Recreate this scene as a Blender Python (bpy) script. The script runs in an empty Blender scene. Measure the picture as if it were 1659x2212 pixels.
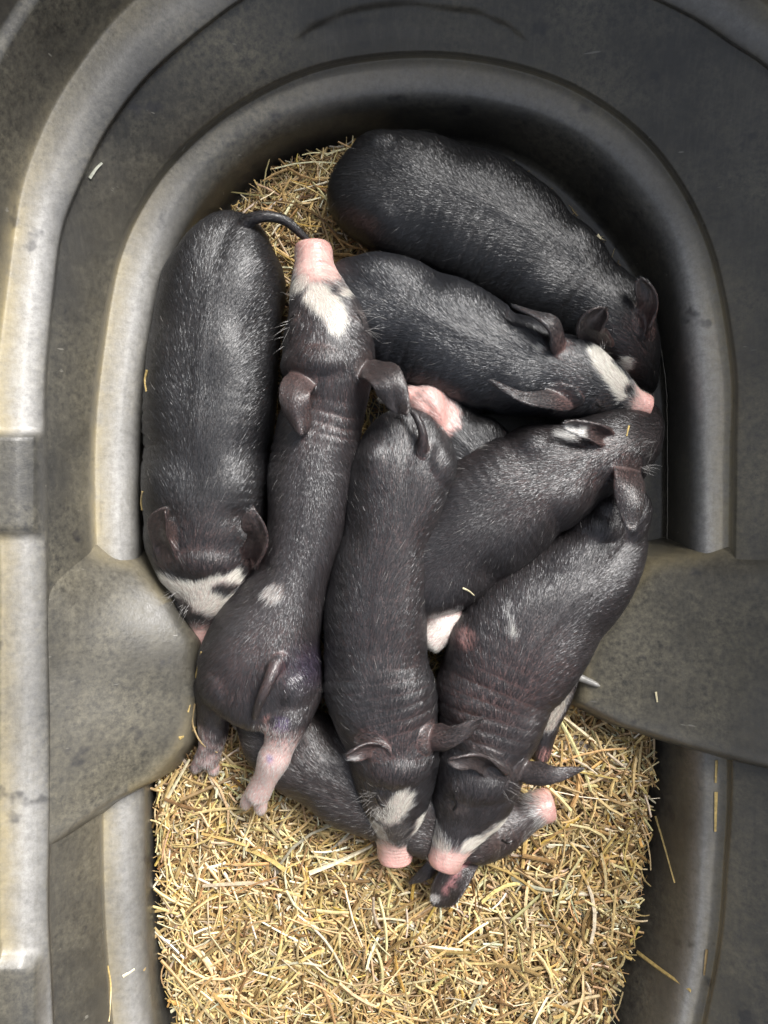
import bpy, bmesh, math
import numpy as np
from mathutils import Vector
from mathutils.bvhtree import BVHTree
R = math.radians
rng = np.random.default_rng(7)
S = bpy.context.scene
COL = S.collection

# ------------------------------------------------------------------ camera
CAMZ = 0.90
cam_d = bpy.data.cameras.new('camera'); cam = bpy.data.objects.new('camera', cam_d); COL.objects.link(cam)
cam.location = (0, 0, CAMZ); cam.rotation_euler = (0, 0, 0)
cam_d.sensor_fit = 'VERTICAL'; cam_d.sensor_height = 36.0
cam_d.lens = 36.0 * 0.8 / (2212 * 0.0005)
cam_d.clip_start = 0.01; cam_d.clip_end = 100
S.camera = cam
S.render.resolution_x = 768; S.render.resolution_y = 1024

# ------------------------------------------------------------------ sky, sun, exposure
SUN_EL, SUN_AZ = 46.0, 40.0          # azimuth measured from +y (top of the picture) towards +x
w = bpy.data.worlds.new('World'); S.world = w; w.use_nodes = True
nt = w.node_tree; nt.nodes.clear()
sky = nt.nodes.new('ShaderNodeTexSky'); sky.sky_type = 'NISHITA'; sky.sun_disc = False
sky.sun_elevation = R(SUN_EL); sky.sun_rotation = R(SUN_AZ); sky.air_density = 1.0; sky.dust_density = 3.0
hs = nt.nodes.new('ShaderNodeHueSaturation'); hs.inputs['Saturation'].default_value = 0.35
bg = nt.nodes.new('ShaderNodeBackground'); bg.inputs['Strength'].default_value = 0.05
wo = nt.nodes.new('ShaderNodeOutputWorld')
nt.links.new(sky.outputs[0], hs.inputs['Color']); nt.links.new(hs.outputs[0], bg.inputs['Color'])
nt.links.new(bg.outputs[0], wo.inputs['Surface'])
sd = bpy.data.lights.new('sun', 'SUN'); sd.energy = 1.5; sd.angle = R(26); sd.color = (1.0, 0.97, 0.93)
so = bpy.data.objects.new('sun', sd); COL.objects.link(so)
dirv = Vector((math.sin(R(SUN_AZ)) * math.cos(R(SUN_EL)), math.cos(R(SUN_AZ)) * math.cos(R(SUN_EL)), math.sin(R(SUN_EL))))
so.rotation_euler = dirv.to_track_quat('Z', 'Y').to_euler()
S.view_settings.view_transform = 'Standard'; S.view_settings.look = 'None'
S.view_settings.gamma = 1; S.view_settings.use_curve_mapping = False
S.view_settings.exposure = 1.95

# ------------------------------------------------------------------ helpers
def P(px, py, z):
    """point of the tub at height z that stands where the sketch grid says"""
    f = 0.0005 * (CAMZ - z) / 0.8
    return np.array([(px - 829.5) * f, -(py - 1106.0) * f, z])
def PX(r, z): return r * 0.0005 * (CAMZ - z) / 0.8
def mk(name, v, faces, mat=None, parent=None, smooth=True, col=None):
    """v (n,3); faces (m,k) array"""
    v = np.asarray(v, dtype=np.float32); faces = np.asarray(faces, dtype=np.int32)
    me = bpy.data.meshes.new(name)
    me.vertices.add(len(v)); me.vertices.foreach_set('co', v.ravel())
    m, k = faces.shape
    me.loops.add(m * k); me.loops.foreach_set('vertex_index', faces.ravel())
    me.polygons.add(m); me.polygons.foreach_set('loop_start', np.arange(0, m * k, k, dtype=np.int32))
    me.update(calc_edges=True)
    me.polygons.foreach_set('use_smooth', np.full(m, smooth))
    if col is not None: setcol(me, col)
    o = bpy.data.objects.new(name, me); COL.objects.link(o)
    if mat: me.materials.append(mat)
    if parent: o.parent = parent
    return o
def setcol(me, col, name='tint'):
    a = me.color_attributes.new(name, 'FLOAT_COLOR', 'POINT')
    c = np.ones((len(me.vertices), 4), dtype=np.float32); c[:, :col.shape[1]] = col
    a.data.foreach_set('color', c.ravel())
def tag(o, label=None, cat=None, group=None, kind=None):
    if label: o['label'] = label
    if cat: o['category'] = cat
    if group: o['group'] = group
    if kind: o['kind'] = kind
    return o
def empty(name, loc):
    o = bpy.data.objects.new(name, None); COL.objects.link(o); o.location = loc; o.empty_display_size = 0.02
    return o
def catmull(pts, n):
    pts = np.asarray(pts, float)
    p = np.vstack([2 * pts[0] - pts[1], pts, 2 * pts[-1] - pts[-2]])
    d = np.r_[0, np.cumsum(np.linalg.norm(np.diff(pts[:, :3], axis=0), axis=1))]
    u = np.linspace(0, d[-1], n); out = []
    for x in u:
        i = min(np.searchsorted(d, x, side='right') - 1, len(pts) - 2); i = max(i, 0)
        t = (x - d[i]) / (d[i + 1] - d[i] + 1e-12)
        a, b, c, e = p[i], p[i + 1], p[i + 2], p[i + 3]
        out.append(0.5 * ((2 * b) + (c - a) * t + (2 * a - 5 * b + 4 * c - e) * t * t + (3 * b - a - 3 * c + e) * t ** 3))
    return np.array(out)
_K = rng.normal(size=(24, 3)); _K /= np.linalg.norm(_K, axis=1)[:, None]; _PH = rng.uniform(0, 6.28, 24)
def noise(p, scale, seed=0):
    """cheap smooth noise, about -1..1"""
    k = np.roll(_K, seed, axis=0); o = np.zeros(len(p))
    for i in range(8):
        o += np.sin((p @ k[i]) * scale * (0.6 + 0.22 * i) + _PH[(i + 3 * seed) % 24] + 1.7 * np.sin((p @ k[(i + 5) % 24]) * scale * 0.7 + i))
    return o / 4.0
def unit(a): return a / (np.linalg.norm(a, axis=-1, keepdims=True) + 1e-12)
def sstep(a, b, x):
    t = np.clip((x - a) / (b - a), 0, 1); return t * t * (3 - 2 * t)

# ------------------------------------------------------------------ materials
def nodes(name):
    m = bpy.data.materials.new(name); m.use_nodes = True
    t = m.node_tree; b = t.nodes['Principled BSDF']
    return m, t, b, t.nodes.new, t.links.new
def mat_skin():
    m, t, b, N, L = nodes('piglet_skin')
    a = N('ShaderNodeAttribute'); a.attribute_name = 'tint'
    tc = N('ShaderNodeTexCoord')
    n = N('ShaderNodeTexNoise'); n.inputs['Scale'].default_value = 60; n.inputs['Detail'].default_value = 4
    L(tc.outputs['Object'], n.inputs['Vector'])
    mr = N('ShaderNodeMapRange'); mr.inputs[3].default_value = 0.75; mr.inputs[4].default_value = 1.3
    L(n.outputs[0], mr.inputs[0])
    mx = N('ShaderNodeVectorMath'); mx.operation = 'SCALE'
    L(a.outputs['Color'], mx.inputs[0]); L(mr.outputs[0], mx.inputs['Scale'])
    L(mx.outputs[0], b.inputs['Base Color'])
    b.inputs['Roughness'].default_value = 0.40; b.inputs['Specular IOR Level'].default_value = 0.7
    b.inputs['Subsurface Weight'].default_value = 0.12
    b.inputs['Subsurface Radius'].default_value = (0.006, 0.002, 0.0015); b.inputs['Subsurface Scale'].default_value = 1.0
    v = N('ShaderNodeTexVoronoi'); v.inputs['Scale'].default_value = 420; L(tc.outputs['Object'], v.inputs['Vector'])
    n2 = N('ShaderNodeTexNoise'); n2.inputs['Scale'].default_value = 300; n2.inputs['Detail'].default_value = 3
    L(tc.outputs['Object'], n2.inputs['Vector'])
    ad = N('ShaderNodeMath'); ad.operation = 'ADD'; L(v.outputs['Distance'], ad.inputs[0]); L(n2.outputs[0], ad.inputs[1])
    bp = N('ShaderNodeBump'); bp.inputs['Strength'].default_value = 0.22; bp.inputs['Distance'].default_value = 0.001
    L(ad.outputs[0], bp.inputs['Height']); L(bp.outputs[0], b.inputs['Normal'])
    return m
def mat_hair():
    m, t, b, N, L = nodes('piglet_hair')
    a = N('ShaderNodeAttribute'); a.attribute_name = 'tint'
    L(a.outputs['Color'], b.inputs['Base Color'])
    b.inputs['Roughness'].default_value = 0.36; b.inputs['Specular IOR Level'].default_value = 1.0; b.inputs['Specular Tint'].default_value = (.97, .98, 1, 1)
    return m
def mat_plain(name, c, rough=0.5):
    m, t, b, N, L = nodes(name)
    tc = N('ShaderNodeTexCoord'); n = N('ShaderNodeTexNoise'); n.inputs['Scale'].default_value = 200
    L(tc.outputs['Object'], n.inputs['Vector'])
    mr = N('ShaderNodeMapRange'); mr.inputs[3].default_value = 0.7; mr.inputs[4].default_value = 1.3; L(n.outputs[0], mr.inputs[0])
    rgb = N('ShaderNodeRGB'); rgb.outputs[0].default_value = (*c, 1)
    mx = N('ShaderNodeVectorMath'); mx.operation = 'SCALE'; L(rgb.outputs[0], mx.inputs[0]); L(mr.outputs[0], mx.inputs['Scale'])
    L(mx.outputs[0], b.inputs['Base Color']); b.inputs['Roughness'].default_value = rough
    return m
def mat_straw():
    m, t, b, N, L = nodes('straw')
    a = N('ShaderNodeAttribute'); a.attribute_name = 'tint'
    tc = N('ShaderNodeTexCoord'); n = N('ShaderNodeTexNoise'); n.inputs['Scale'].default_value = 250; n.inputs['Detail'].default_value = 3
    L(tc.outputs['Object'], n.inputs['Vector'])
    mr = N('ShaderNodeMapRange'); mr.inputs[1].default_value = 0.3; mr.inputs[2].default_value = 0.7; mr.inputs[3].default_value = 0.65; mr.inputs[4].default_value = 1.15; L(n.outputs[0], mr.inputs[0])
    mx = N('ShaderNodeVectorMath'); mx.operation = 'SCALE'; L(a.outputs['Color'], mx.inputs[0]); L(mr.outputs[0], mx.inputs['Scale'])
    L(mx.outputs[0], b.inputs['Base Color']); b.inputs['Roughness'].default_value = 0.38
    return m
def mat_plastic():
    """tint.r = worn pale film, tint.g = yellow brown dirt"""
    m, t, b, N, L = nodes('black_plastic')
    a = N('ShaderNodeAttribute'); a.attribute_name = 'tint'
    sp = N('ShaderNodeSeparateColor'); L(a.outputs['Color'], sp.inputs[0])
    tc = N('ShaderNodeTexCoord')
    def noise_(scale, detail, rough=0.6, vec=None):
        n = N('ShaderNodeTexNoise'); n.inputs['Scale'].default_value = scale; n.inputs['Detail'].default_value = detail
        n.inputs['Roughness'].default_value = rough; L(vec or tc.outputs['Object'], n.inputs['Vector']); return n.outputs[0]
    def rng_(src, a0, a1, b0, b1):
        r = N('ShaderNodeMapRange'); r.inputs[1].default_value = a0; r.inputs[2].default_value = a1
        r.inputs[3].default_value = b0; r.inputs[4].default_value = b1; L(src, r.inputs[0]); return r.outputs[0]
    def math_(op, x, y):
        q = N('ShaderNodeMath'); q.operation = op; q.use_clamp = op == 'ADD'
        for i, s in enumerate((x, y)):
            if isinstance(s, float): q.inputs[i].default_value = s
            else: L(s, q.inputs[i])
        return q.outputs[0]
    def mix_(fac, c1, c2):
        q = N('ShaderNodeMix'); q.data_type = 'RGBA'; L(fac, q.inputs[0])
        for i, s in ((6, c1), (7, c2)):
            if isinstance(s, tuple): q.inputs[i].default_value = (*s, 1)
            else: L(s, q.inputs[i])
        return q.outputs[2]
    mottle = rng_(noise_(9, 8, 0.7), 0.35, 0.7, 0, 1)
    fine = rng_(noise_(160, 6, 0.75), 0.35, 0.65, 0, 1)
    c0 = mix_(mottle, (0.020, 0.020, 0.019), (0.047, 0.045, 0.040))
    film = rng_(noise_(5.5, 8, 0.7), 0.40, 0.64, 0, 1.0)
    film = math_('MULTIPLY', film, fine)
    c1 = mix_(film, c0, (0.14, 0.128, 0.095))
    wear = math_('MULTIPLY', sp.outputs[0], rng_(noise_(120, 8, 0.8), 0.3, 0.62, 0.45, 1.0))
    c2 = mix_(wear, c1, (0.58, 0.57, 0.55))
    dirt = math_('MULTIPLY', sp.outputs[1], rng_(noise_(40, 6, 0.75), 0.3, 0.65, 0.4, 1.0))
    c3 = mix_(dirt, c2, (0.46, 0.37, 0.18))
    mq = N('ShaderNodeMapping'); mq.inputs['Scale'].default_value = (260, 22, 60); mq.inputs['Rotation'].default_value = (0, 0, 0.35)
    L(tc.outputs['Object'], mq.inputs['Vector'])
    c3 = mix_(math_('MULTIPLY', rng_(noise_(1.0, 4, 0.6, mq.outputs[0]), 0.5, 0.75, 0, 0.5), mottle), c3, (0.13, 0.12, 0.095))
    # dark smudges
    sm = rng_(noise_(28, 3, 0.5), 0.66, 0.72, 0, 0.6)
    c4 = mix_(sm, c3, (0.02, 0.02, 0.024))
    # short pale scratches
    mp = N('ShaderNodeMapping'); mp.inputs['Scale'].default_value = (14, 160, 60); mp.inputs['Rotation'].default_value = (0, 0, 1.1)
    L(tc.outputs['Object'], mp.inputs['Vector'])
    sc = rng_(noise_(1.0, 2, 0.5, mp.outputs[0]), 0.73, 0.77, 0, 0.7)
    c5 = mix_(sc, c4, (0.22, 0.21, 0.18))
    L(c5, b.inputs['Base Color'])
    L(rng_(fine, 0, 1, 0.30, 0.50), b.inputs['Roughness']); b.inputs['Specular IOR Level'].default_value = 0.7
    bp = N('ShaderNodeBump'); bp.inputs['Strength'].default_value = 0.4; bp.inputs['Distance'].default_value = 0.0012
    h = math_('ADD', math_('MULTIPLY', noise_(220, 5, 0.7), 0.6), math_('MULTIPLY', noise_(22, 4, 0.6), 0.8))
    nb = bp; L(h, nb.inputs['Height']); L(nb.outputs[0], b.inputs['Normal'])
    return m
M_SKIN, M_HAIR, M_STRAW, M_PLASTIC = mat_skin(), mat_hair(), mat_straw(), mat_plastic()
M_DARK = mat_plain('eye_slit', (0.006, 0.005, 0.005), 0.35)
M_NOSTRIL = mat_plain('nostril_flesh', (0.10, 0.03, 0.028), 0.5)
M_GROUND = mat_plain('concrete', (0.28, 0.27, 0.25), 0.9)

# ------------------------------------------------------------------ ground and tub
g = mk('ground', [(-6, -6, -0.03), (6, -6, -0.03), (6, 6, -0.03), (-6, 6, -0.03)], [(0, 1, 2, 3)], M_GROUND, smooth=False)
tag(g, kind='structure')

def ring(pts, z):
    """closed path through sketch points, all at height z"""
    q = np.array([P(x, y, z) for x, y in pts]); q = np.vstack([q, q[:1]])
    return q
# each ring has the same number of guide points, left bottom -> left -> arch -> right -> bottom arch
base1 = [(345,2050),(335,1700),(325,1300),(312,1000),(330,780),(372,630),(430,520),(520,420),(640,345),(780,305),(930,290),(1090,320),(1220,395),(1330,510),(1405,640),(1440,820),(1442,1000),(1440,1200),(1412,1600),(1405,1800),(1370,2020),(1290,2300),(1100,2560),(840,2640),(560,2560),(400,2300)]
top1  = [(318,2050),(312,1700),(303,1300),(302,1000),(318,780),(352,620),(400,500),(480,390),(590,305),(740,250),(930,232),(1090,252),(1230,310),(1350,420),(1435,560),(1478,780),(1490,1000),(1490,1200),(1482,1600),(1478,1820),(1455,2080),(1380,2340),(1160,2620),(840,2720),(500,2620),(360,2320)]
crest1= [(278,2050),(268,1700),(262,1300),(258,1000),(275,780),(312,595),(365,470),(450,355),(565,268),(725,212),(925,195),(1095,218),(1250,280),(1385,395),(1470,540),(1515,780),(1525,1000),(1525,1200),(1520,1600),(1516,1830),(1492,2100),(1410,2370),(1180,2670),(840,2770),(470,2660),(320,2340)]
out1  = [(232,2050),(225,1700),(215,1300),(208,1000),(222,780),(262,570),(320,440),(410,325),(535,228),(700,155),(910,128),(1105,152),(1275,222),(1420,345),(1522,530),(1572,780),(1576,1000),(1572,1200),(1566,1600),(1560,1840),(1532,2120),(1445,2410),(1205,2730),(840,2830),(440,2720),(280,2360)]
top2  = [(110,2050),(112,1700),(108,1300),(104,1000),(104,800),(130,540),(175,405),(250,265),(370,125),(600,-40),(880,-110),(1160,-90),(1400,0),(1560,90),(1710,230),(1780,600),(1790,1000),(1790,1200),(1785,1600),(1770,1900),(1730,2250),(1600,2600),(1300,2950),(840,3060),(360,2950),(160,2500)]
crest2= [(55,2050),(55,1700),(55,1300),(50,1000),(52,780),(82,500),(128,355),(205,210),(325,65),(570,-110),(870,-185),(1175,-165),(1430,-55),(1600,50),(1770,200),(1840,600),(1850,1000),(1850,1200),(1845,1600),(1830,1900),(1790,2260),(1650,2640),(1320,3010),(840,3130),(330,3010),(110,2520)]
out2  = [(5,2050),(5,1700),(5,1300),(0,1000),(0,760),(38,460),(88,300),(165,160),(285,10),(540,-190),(860,-260),(1195,-240),(1480,-110),(1665,30),(1850,190),(1910,600),(1920,1000),(1920,1200),(1910,1600),(1890,1900),(1850,2280),(1700,2680),(1350,3080),(840,3210),(300,3080),(60,2540)]
top3  = [(x, y) for x, y in out2]
def grow(pts, d):
    c = np.array([830, 1150.]); o = []
    for x, y in pts:
        v = np.array([x, y]) - c; l = np.linalg.norm(v); o.append(tuple(c + v * (1 + d / l)))
    return o
def lift(pts, z0, z1, d):
    o = []
    for x, y in pts:
        w_ = P(x, y, z0); c = np.array([0, -.02]); v = w_[:2] - c; w2 = w_[:2] + v / np.linalg.norm(v) * d; f = 0.0005 * (CAMZ - z1) / 0.8
        o.append((w2[0] / f + 829.5, 1106.0 - w2[1] / f))
    return o
def shrink_to(pts, k): return [(830 + (x - 830) * k, 1150 + (y - 1150) * k) for x, y in pts]
prof = [(shrink_to(base1, 0.02), 0.000, 0, 0), (shrink_to(base1, 0.5), 0.000, 0, 0), (shrink_to(base1, 0.9), 0.000, 0.02, 0.05), (shrink_to(base1, 0.975), 0.002, 0.0, 0.05), (base1, 0.010, 0, 0),
        (top1, 0.068, 0.14, 0), (crest1, 0.089, 0.72, 0.0), (out1, 0.096, 0.42, 0.60), (grow(out1, 8), 0.102, 0.22, 0.42), (grow(out1, 20), 0.113, 0.05, 0.12),
        (top2, 0.166, 0.06, 0), (grow(top2, 12), 0.176, 0.30, 0), (crest2, 0.188, 0.88, 0.05), (out2, 0.194, 0.35, 0.80), (lift(out2, .194, .200, .003), 0.200, 0.15, 0.5), (lift(out2, .194, .212, .006), .212, .04, .15),
        (lift(out2, .194, .262, .016), 0.262, 0.0, 0), (lift(out2, .194, .272, .026), 0.272, 0.1, 0.1), (lift(out2, .194, .44, .050), 0.44, 0, 0), (lift(out2, .194, .455, .060), 0.455, .2, 0), (lift(out2, .194, .455, .085), 0.455, .2, 0), (lift(out2, .194, .43, .095), 0.43, 0, 0), (lift(out2, .194, -.03, .095), -0.03, 0, 0)]
NT = 900
rings = []
for pts, z, we, di in prof:
    q = ring(pts, z)
    # periodic spline
    k = len(q) - 1; ext = np.vstack([q[-4:-1], q, q[1:4]])
    out = []
    for i in range(NT):
        u = i / NT * k; j = int(u); f = u - j; a, b_, c_, d_ = ext[j + 2], ext[j + 3], ext[j + 4], ext[j + 5]
        out.append(0.5 * (2 * b_ + (c_ - a) * f + (2 * a - 5 * b_ + 4 * c_ - d_) * f * f + (3 * b_ - a - 3 * c_ + d_) * f ** 3))
    rings.append(np.c_[np.array(out), np.full(NT, we), np.full(NT, di)])
rings = np.array(rings)                       # (K, NT, 5)
SUB = 18
rows = []
K = len(rings)
def herm(a, b_, c_, d_, f, ten=0.75):
    m0 = ten * (c_ - a) * 0.5; m1 = ten * (d_ - b_) * 0.5
    L0 = np.linalg.norm((c_ - b_)[:, :3], axis=1)[:, None]
    for mm in (m0, m1):
        l = np.linalg.norm(mm[:, :3], axis=1)[:, None]; mm *= np.minimum(1, 1.0 * L0 / (l + 1e-9))
    f2, f3 = f * f, f ** 3
    return (2 * f3 - 3 * f2 + 1) * b_ + (f3 - 2 * f2 + f) * m0 + (-2 * f3 + 3 * f2) * c_ + (f3 - f2) * m1
for i in range(K - 1):
    a = rings[max(i - 1, 0)]; b_ = rings[i]; c_ = rings[i + 1]; d_ = rings[min(i + 2, K - 1)]
    for s in range(SUB): rows.append(herm(a, b_, c_, d_, s / SUB))
rows.append(rings[-1])
rows = np.array(rows); NR = len(rows)
V = rows[:, :, :3].reshape(-1, 3).copy(); A = np.clip(rows[:, :, 3:].reshape(-1, 2), 0, 1)
# gentle unevenness of the moulding
V[:, 2] += 0.0012 * noise(V, 14, 2) * (V[:, 2] > 0.05)
V[:, 0] += 0.0010 * noise(V, 18, 4)
# moulded arch on the upper wall
fz = 0.0005 * (CAMZ - V[:, 2]) / 0.8; vx, vy = V[:, 0] / fz + 829.5, 1106 - V[:, 1] / fz
el = 1 - ((vx - 890) / 265) ** 2 - ((vy - 118) / 108) ** 2
lo = 74 + 34 * ((vx - 870) / 260) ** 2
V[:, 1] += 0.006 * sstep(0, .22, el) * sstep(1.5, -1.5, vy - lo) * (V[:, 2] > .09) * (vy < 130)
idx = (np.arange(NR)[:, None] * NT + np.arange(NT)[None, :])
F = np.stack([idx[:-1, :], np.roll(idx, -1, axis=1)[:-1, :], np.roll(idx, -1, axis=1)[1:, :], idx[1:, :]], -1).reshape(-1, 4)
less = 1 - .6 * sstep(.20, .42, V[:, 1])  # shade of the top arc painted in: ledge wear and dirt colours fade there
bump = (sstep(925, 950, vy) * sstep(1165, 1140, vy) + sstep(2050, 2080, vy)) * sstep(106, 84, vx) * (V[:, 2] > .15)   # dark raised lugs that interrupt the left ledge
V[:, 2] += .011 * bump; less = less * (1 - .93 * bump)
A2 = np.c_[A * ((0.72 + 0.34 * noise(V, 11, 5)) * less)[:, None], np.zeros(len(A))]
tank = empty('stock_tank', (0, 0, 0))
tag(tank, 'black plastic stock tank with stepped curved walls, worn pale on its ledges', 'tank')
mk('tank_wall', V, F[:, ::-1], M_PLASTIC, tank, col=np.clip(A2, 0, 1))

def seam(pts, z, name='mould_seam'):
    q = catmull(np.array([P(x, y, z) for x, y in pts]), 80); q[:, 0] += .0004 * noise(q, 300, 2); T = unit(np.gradient(q, axis=0)); sd_ = np.cross(T, [0, 0, 1.]) * .0004; up = np.array([0, 0, .0005])
    v = np.stack([q - sd_, q + up, q + sd_], 1).reshape(-1, 3); k = np.arange(79)[:, None] * 3
    mk(name, v, np.concatenate([k + np.array([0, 1, 4, 3]), k + np.array([1, 2, 5, 4])], 0), M_PLASTIC, tank, col=np.tile([.45, .3, 0], (len(v), 1)))
seam([(1418,700),(1432,780),(1440,850),(1442,1000),(1442,1120),(1440,1180),(1428,1196),(1385,1203)], .013)
def rib(a, b_, r):
    q = np.linspace(P(*a), P(*b_), 12); T = unit(q[-1] - q[0]); sd_ = np.cross(T, [0, 0, 1.]); v = []
    for i_, c in enumerate(q):
        rr = r * (1 - .5 * i_ / 11) * math.sqrt(max(.05, 1 - (max(0, i_ - 9) / 2.05) ** 2))
        for k in range(12): v.append(c + sd_ * rr * math.cos(k * math.pi / 6) + np.array([0, 0, rr * math.sin(k * math.pi / 6)]))
    f = [[i_ * 12 + k, i_ * 12 + (k + 1) % 12, i_ * 12 + 12 + (k + 1) % 12, i_ * 12 + 12 + k] for i_ in range(11) for k in range(12)]
    mk('moulded_rib', v, f, M_PLASTIC, tank, col=np.tile([.45, 0, 0], (len(v), 1)))
rib((1225,1452,.050), (1296,1482,.062), .006)
def seg_dist(p, poly):
    """signed distance to polygon (n,2), positive inside; p (m,2)"""
    d = np.full(len(p), 1e9); ins = np.zeros(len(p), bool); n = len(poly)
    for i in range(n):
        a, b_ = poly[i], poly[(i + 1) % n]; ab = b_ - a
        t = np.clip(((p - a) @ ab) / (ab @ ab), 0, 1); q = a + t[:, None] * ab
        d = np.minimum(d, np.linalg.norm(p - q, axis=1))
        c = ((a[1] > p[:, 1]) != (b_[1] > p[:, 1]))
        with np.errstate(divide='ignore', invalid='ignore'):
            xi = (b_[0] - a[0]) * (p[:, 1] - a[1]) / (b_[1] - a[1]) + a[0]
        ins ^= c & (p[:, 0] < xi)
    return np.where(ins, d, -d)
def panel(name, corners, r, slope=5.0, step=0.0022, bottom=-0.005, wear=0.0, dirt=0.0, label=None, topsoft=None, ctrl=()):
    """moulded block: corners (px,py,z); its top is fitted through the corners, its rim rounded by r"""
    c3 = np.array([P(*c) for c in corners])
    Aa = np.c_[c3[:, 0], c3[:, 1], np.ones(len(c3))]; co, *_ = np.linalg.lstsq(Aa, c3[:, 2], rcond=None)
    poly0 = catmull(np.vstack([c3, c3[:1]])[:, :2] @ np.array([[1, 0, 0], [0, 1, 0]]), 90)[:-1, :2] if False else c3[:, :2]
    mn, mx = poly0.min(0) - 0.05, poly0.max(0) + 0.05
    xs = np.arange(mn[0], mx[0], step); ys = np.arange(mn[1], mx[1], step)
    X, Y = np.meshgrid(xs, ys); p = np.c_[X.ravel(), Y.ravel()]
    s = seg_dist(p, poly0)
    # soften the corners of the outline
    ce = np.vstack([c3 * (1 - t) + np.roll(c3, -1, axis=0) * t for t in (0, .5)])
    if len(ctrl): ce = np.vstack([ce, [P(*c) for c in ctrl]])
    ph = lambda A_, B_: (lambda d2: np.where(d2 > 1e-12, .5 * d2 * np.log(d2 + 1e-12), 0))(((A_[:, None, :] - B_[None]) ** 2).sum(2))
    n_ = len(ce); Kx = np.zeros((n_ + 3, n_ + 3)); Kx[:n_, :n_] = ph(ce[:, :2], ce[:, :2]) + np.eye(n_) * .002; Kx[:n_, n_:] = np.c_[ce[:, :2], np.ones(n_)]; Kx[n_:, :n_] = Kx[:n_, n_:].T
    wt = np.linalg.solve(Kx, np.r_[ce[:, 2], 0, 0, 0]); top = ph(p, ce[:, :2]) @ wt[:n_] + p @ wt[n_:n_ + 2] + wt[-1]
    q = np.clip(s, 0, r); z = top - r + np.sqrt(np.maximum(r * r - (r - q) ** 2, 0))
    ytop = poly0[:, 1].max() if topsoft is None else topsoft
    sl = slope + (1.1 - slope) * sstep(-.012, .004, p[:, 1] - ytop) * (topsoft is not None)
    z = np.where(s < 0, top - r + s * sl, z)
    Z = z.reshape(X.shape)
    for _ in range(6):
        Zp = np.pad(Z, 1, mode='edge'); Z = (Zp[1:-1, 1:-1] * 2 + Zp[:-2, 1:-1] + Zp[2:, 1:-1] + Zp[1:-1, :-2] + Zp[1:-1, 2:]) / 6
    z = Z.ravel(); v = np.c_[p, z]; v[:, 2] += 0.0014 * noise(v, 16, 6)
    n0, n1 = X.shape; id_ = np.arange(n0 * n1).reshape(n0, n1)
    f = np.stack([id_[:-1, :-1], id_[:-1, 1:], id_[1:, 1:], id_[1:, :-1]], -1).reshape(-1, 4)
    keep = (z[f] > bottom).any(1); f = f[keep]
    used = np.unique(f); re = np.zeros(len(v), int); re[used] = np.arange(len(used))
    v = v[used]; f = re[f]
    sc = s[used]
    e = np.exp(-((sc - r * 0.5) / (r * 0.6)) ** 2)
    col = np.c_[np.clip(wear + 0.06 * noise(v, 20, 3) + .08 * e, 0, 1), np.clip(dirt + 0.22 * e * (noise(v, 12, 7) > -0.2), 0, 1), np.zeros(len(v))]
    o = mk(name, v, f, M_PLASTIC, tank, col=col)
    if label: o['label'] = label
    return o
panel('waist_panel', [(60,1130,.164),(130,1140,.130),(200,1160,.094),(250,1196,.086),(306,1206,.078),(372,1290,.086),(425,1385,.086),(438,1500,.084),(402,1615,.084),(335,1690,.096),(215,1755,.135),(112,1835,.173),(60,1860,.182)], 0.012, wear=0.0, dirt=0.05, ctrl=[(60,1260,.180),(60,1400,.182),(60,1550,.182),(60,1700,.182),(112,1260,.168),(170,1270,.144),(235,1290,.120),(112,1500,.172),(200,1500,.144),(320,1500,.112),(112,1700,.172)])
panel('waist_panel', [(1400,1203,.066),(1488,1188,.078),(1574,1170,.092),(1690,1150,.125),(1860,1130,.150),(1800,1700,.185),(1620,1660,.142),(1480,1620,.104),(1340,1575,.070),(1240,1525,.05),(1255,1370,.05),(1310,1290,.058)], 0.014, wear=0.0, dirt=0.05, ctrl=[(1500,1236,.098),(1600,1240,.128),(1720,1250,.160),(1400,1350,.078),(1550,1400,.112),(1700,1450,.16)])

# ------------------------------------------------------------------ piglets
TMP = []
def raw(v, f):
    me = bpy.data.meshes.new('t'); me.from_pydata([tuple(x) for x in v], [], [tuple(x) for x in f]); return me
def loft(st, seg=36, n=110, sup=2.15):
    """st rows: world x,y,z,halfwidth,halfheight"""
    s = catmull(st, n); s[:, 3:] = np.maximum(s[:, 3:], 0.002)
    T = unit(np.gradient(s[:, :3], axis=0)); up = np.array([0, 0, 1.0])
    side = unit(np.cross(T, up)); U = unit(np.cross(side, T))
    a = np.linspace(0, 2 * np.pi, seg, endpoint=False)
    ca, sa = np.cos(a), np.sin(a); e = 2 / sup
    cx = np.sign(ca) * np.abs(ca) ** e; sy = np.sign(sa) * np.abs(sa) ** e
    ringv = s[:, None, :3] + side[:, None] * (cx[None, :, None] * s[:, None, 3:4]) + U[:, None] * (sy[None, :, None] * s[:, None, 4:5])
    v = ringv.reshape(-1, 3).tolist(); f = []
    for i in range(n - 1):
        for j in range(seg):
            k = (j + 1) % seg; f.append((i * seg + j, i * seg + k, (i + 1) * seg + k, (i + 1) * seg + j))
    v.append(s[0, :3].tolist()); v.append(s[-1, :3].tolist()); c0, c1 = len(v) - 2, len(v) - 1
    for j in range(seg):
        k = (j + 1) % seg; f.append((c0, k, j)); f.append((c1, (n - 1) * seg + j, (n - 1) * seg + k))
    return v, f, s
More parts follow.
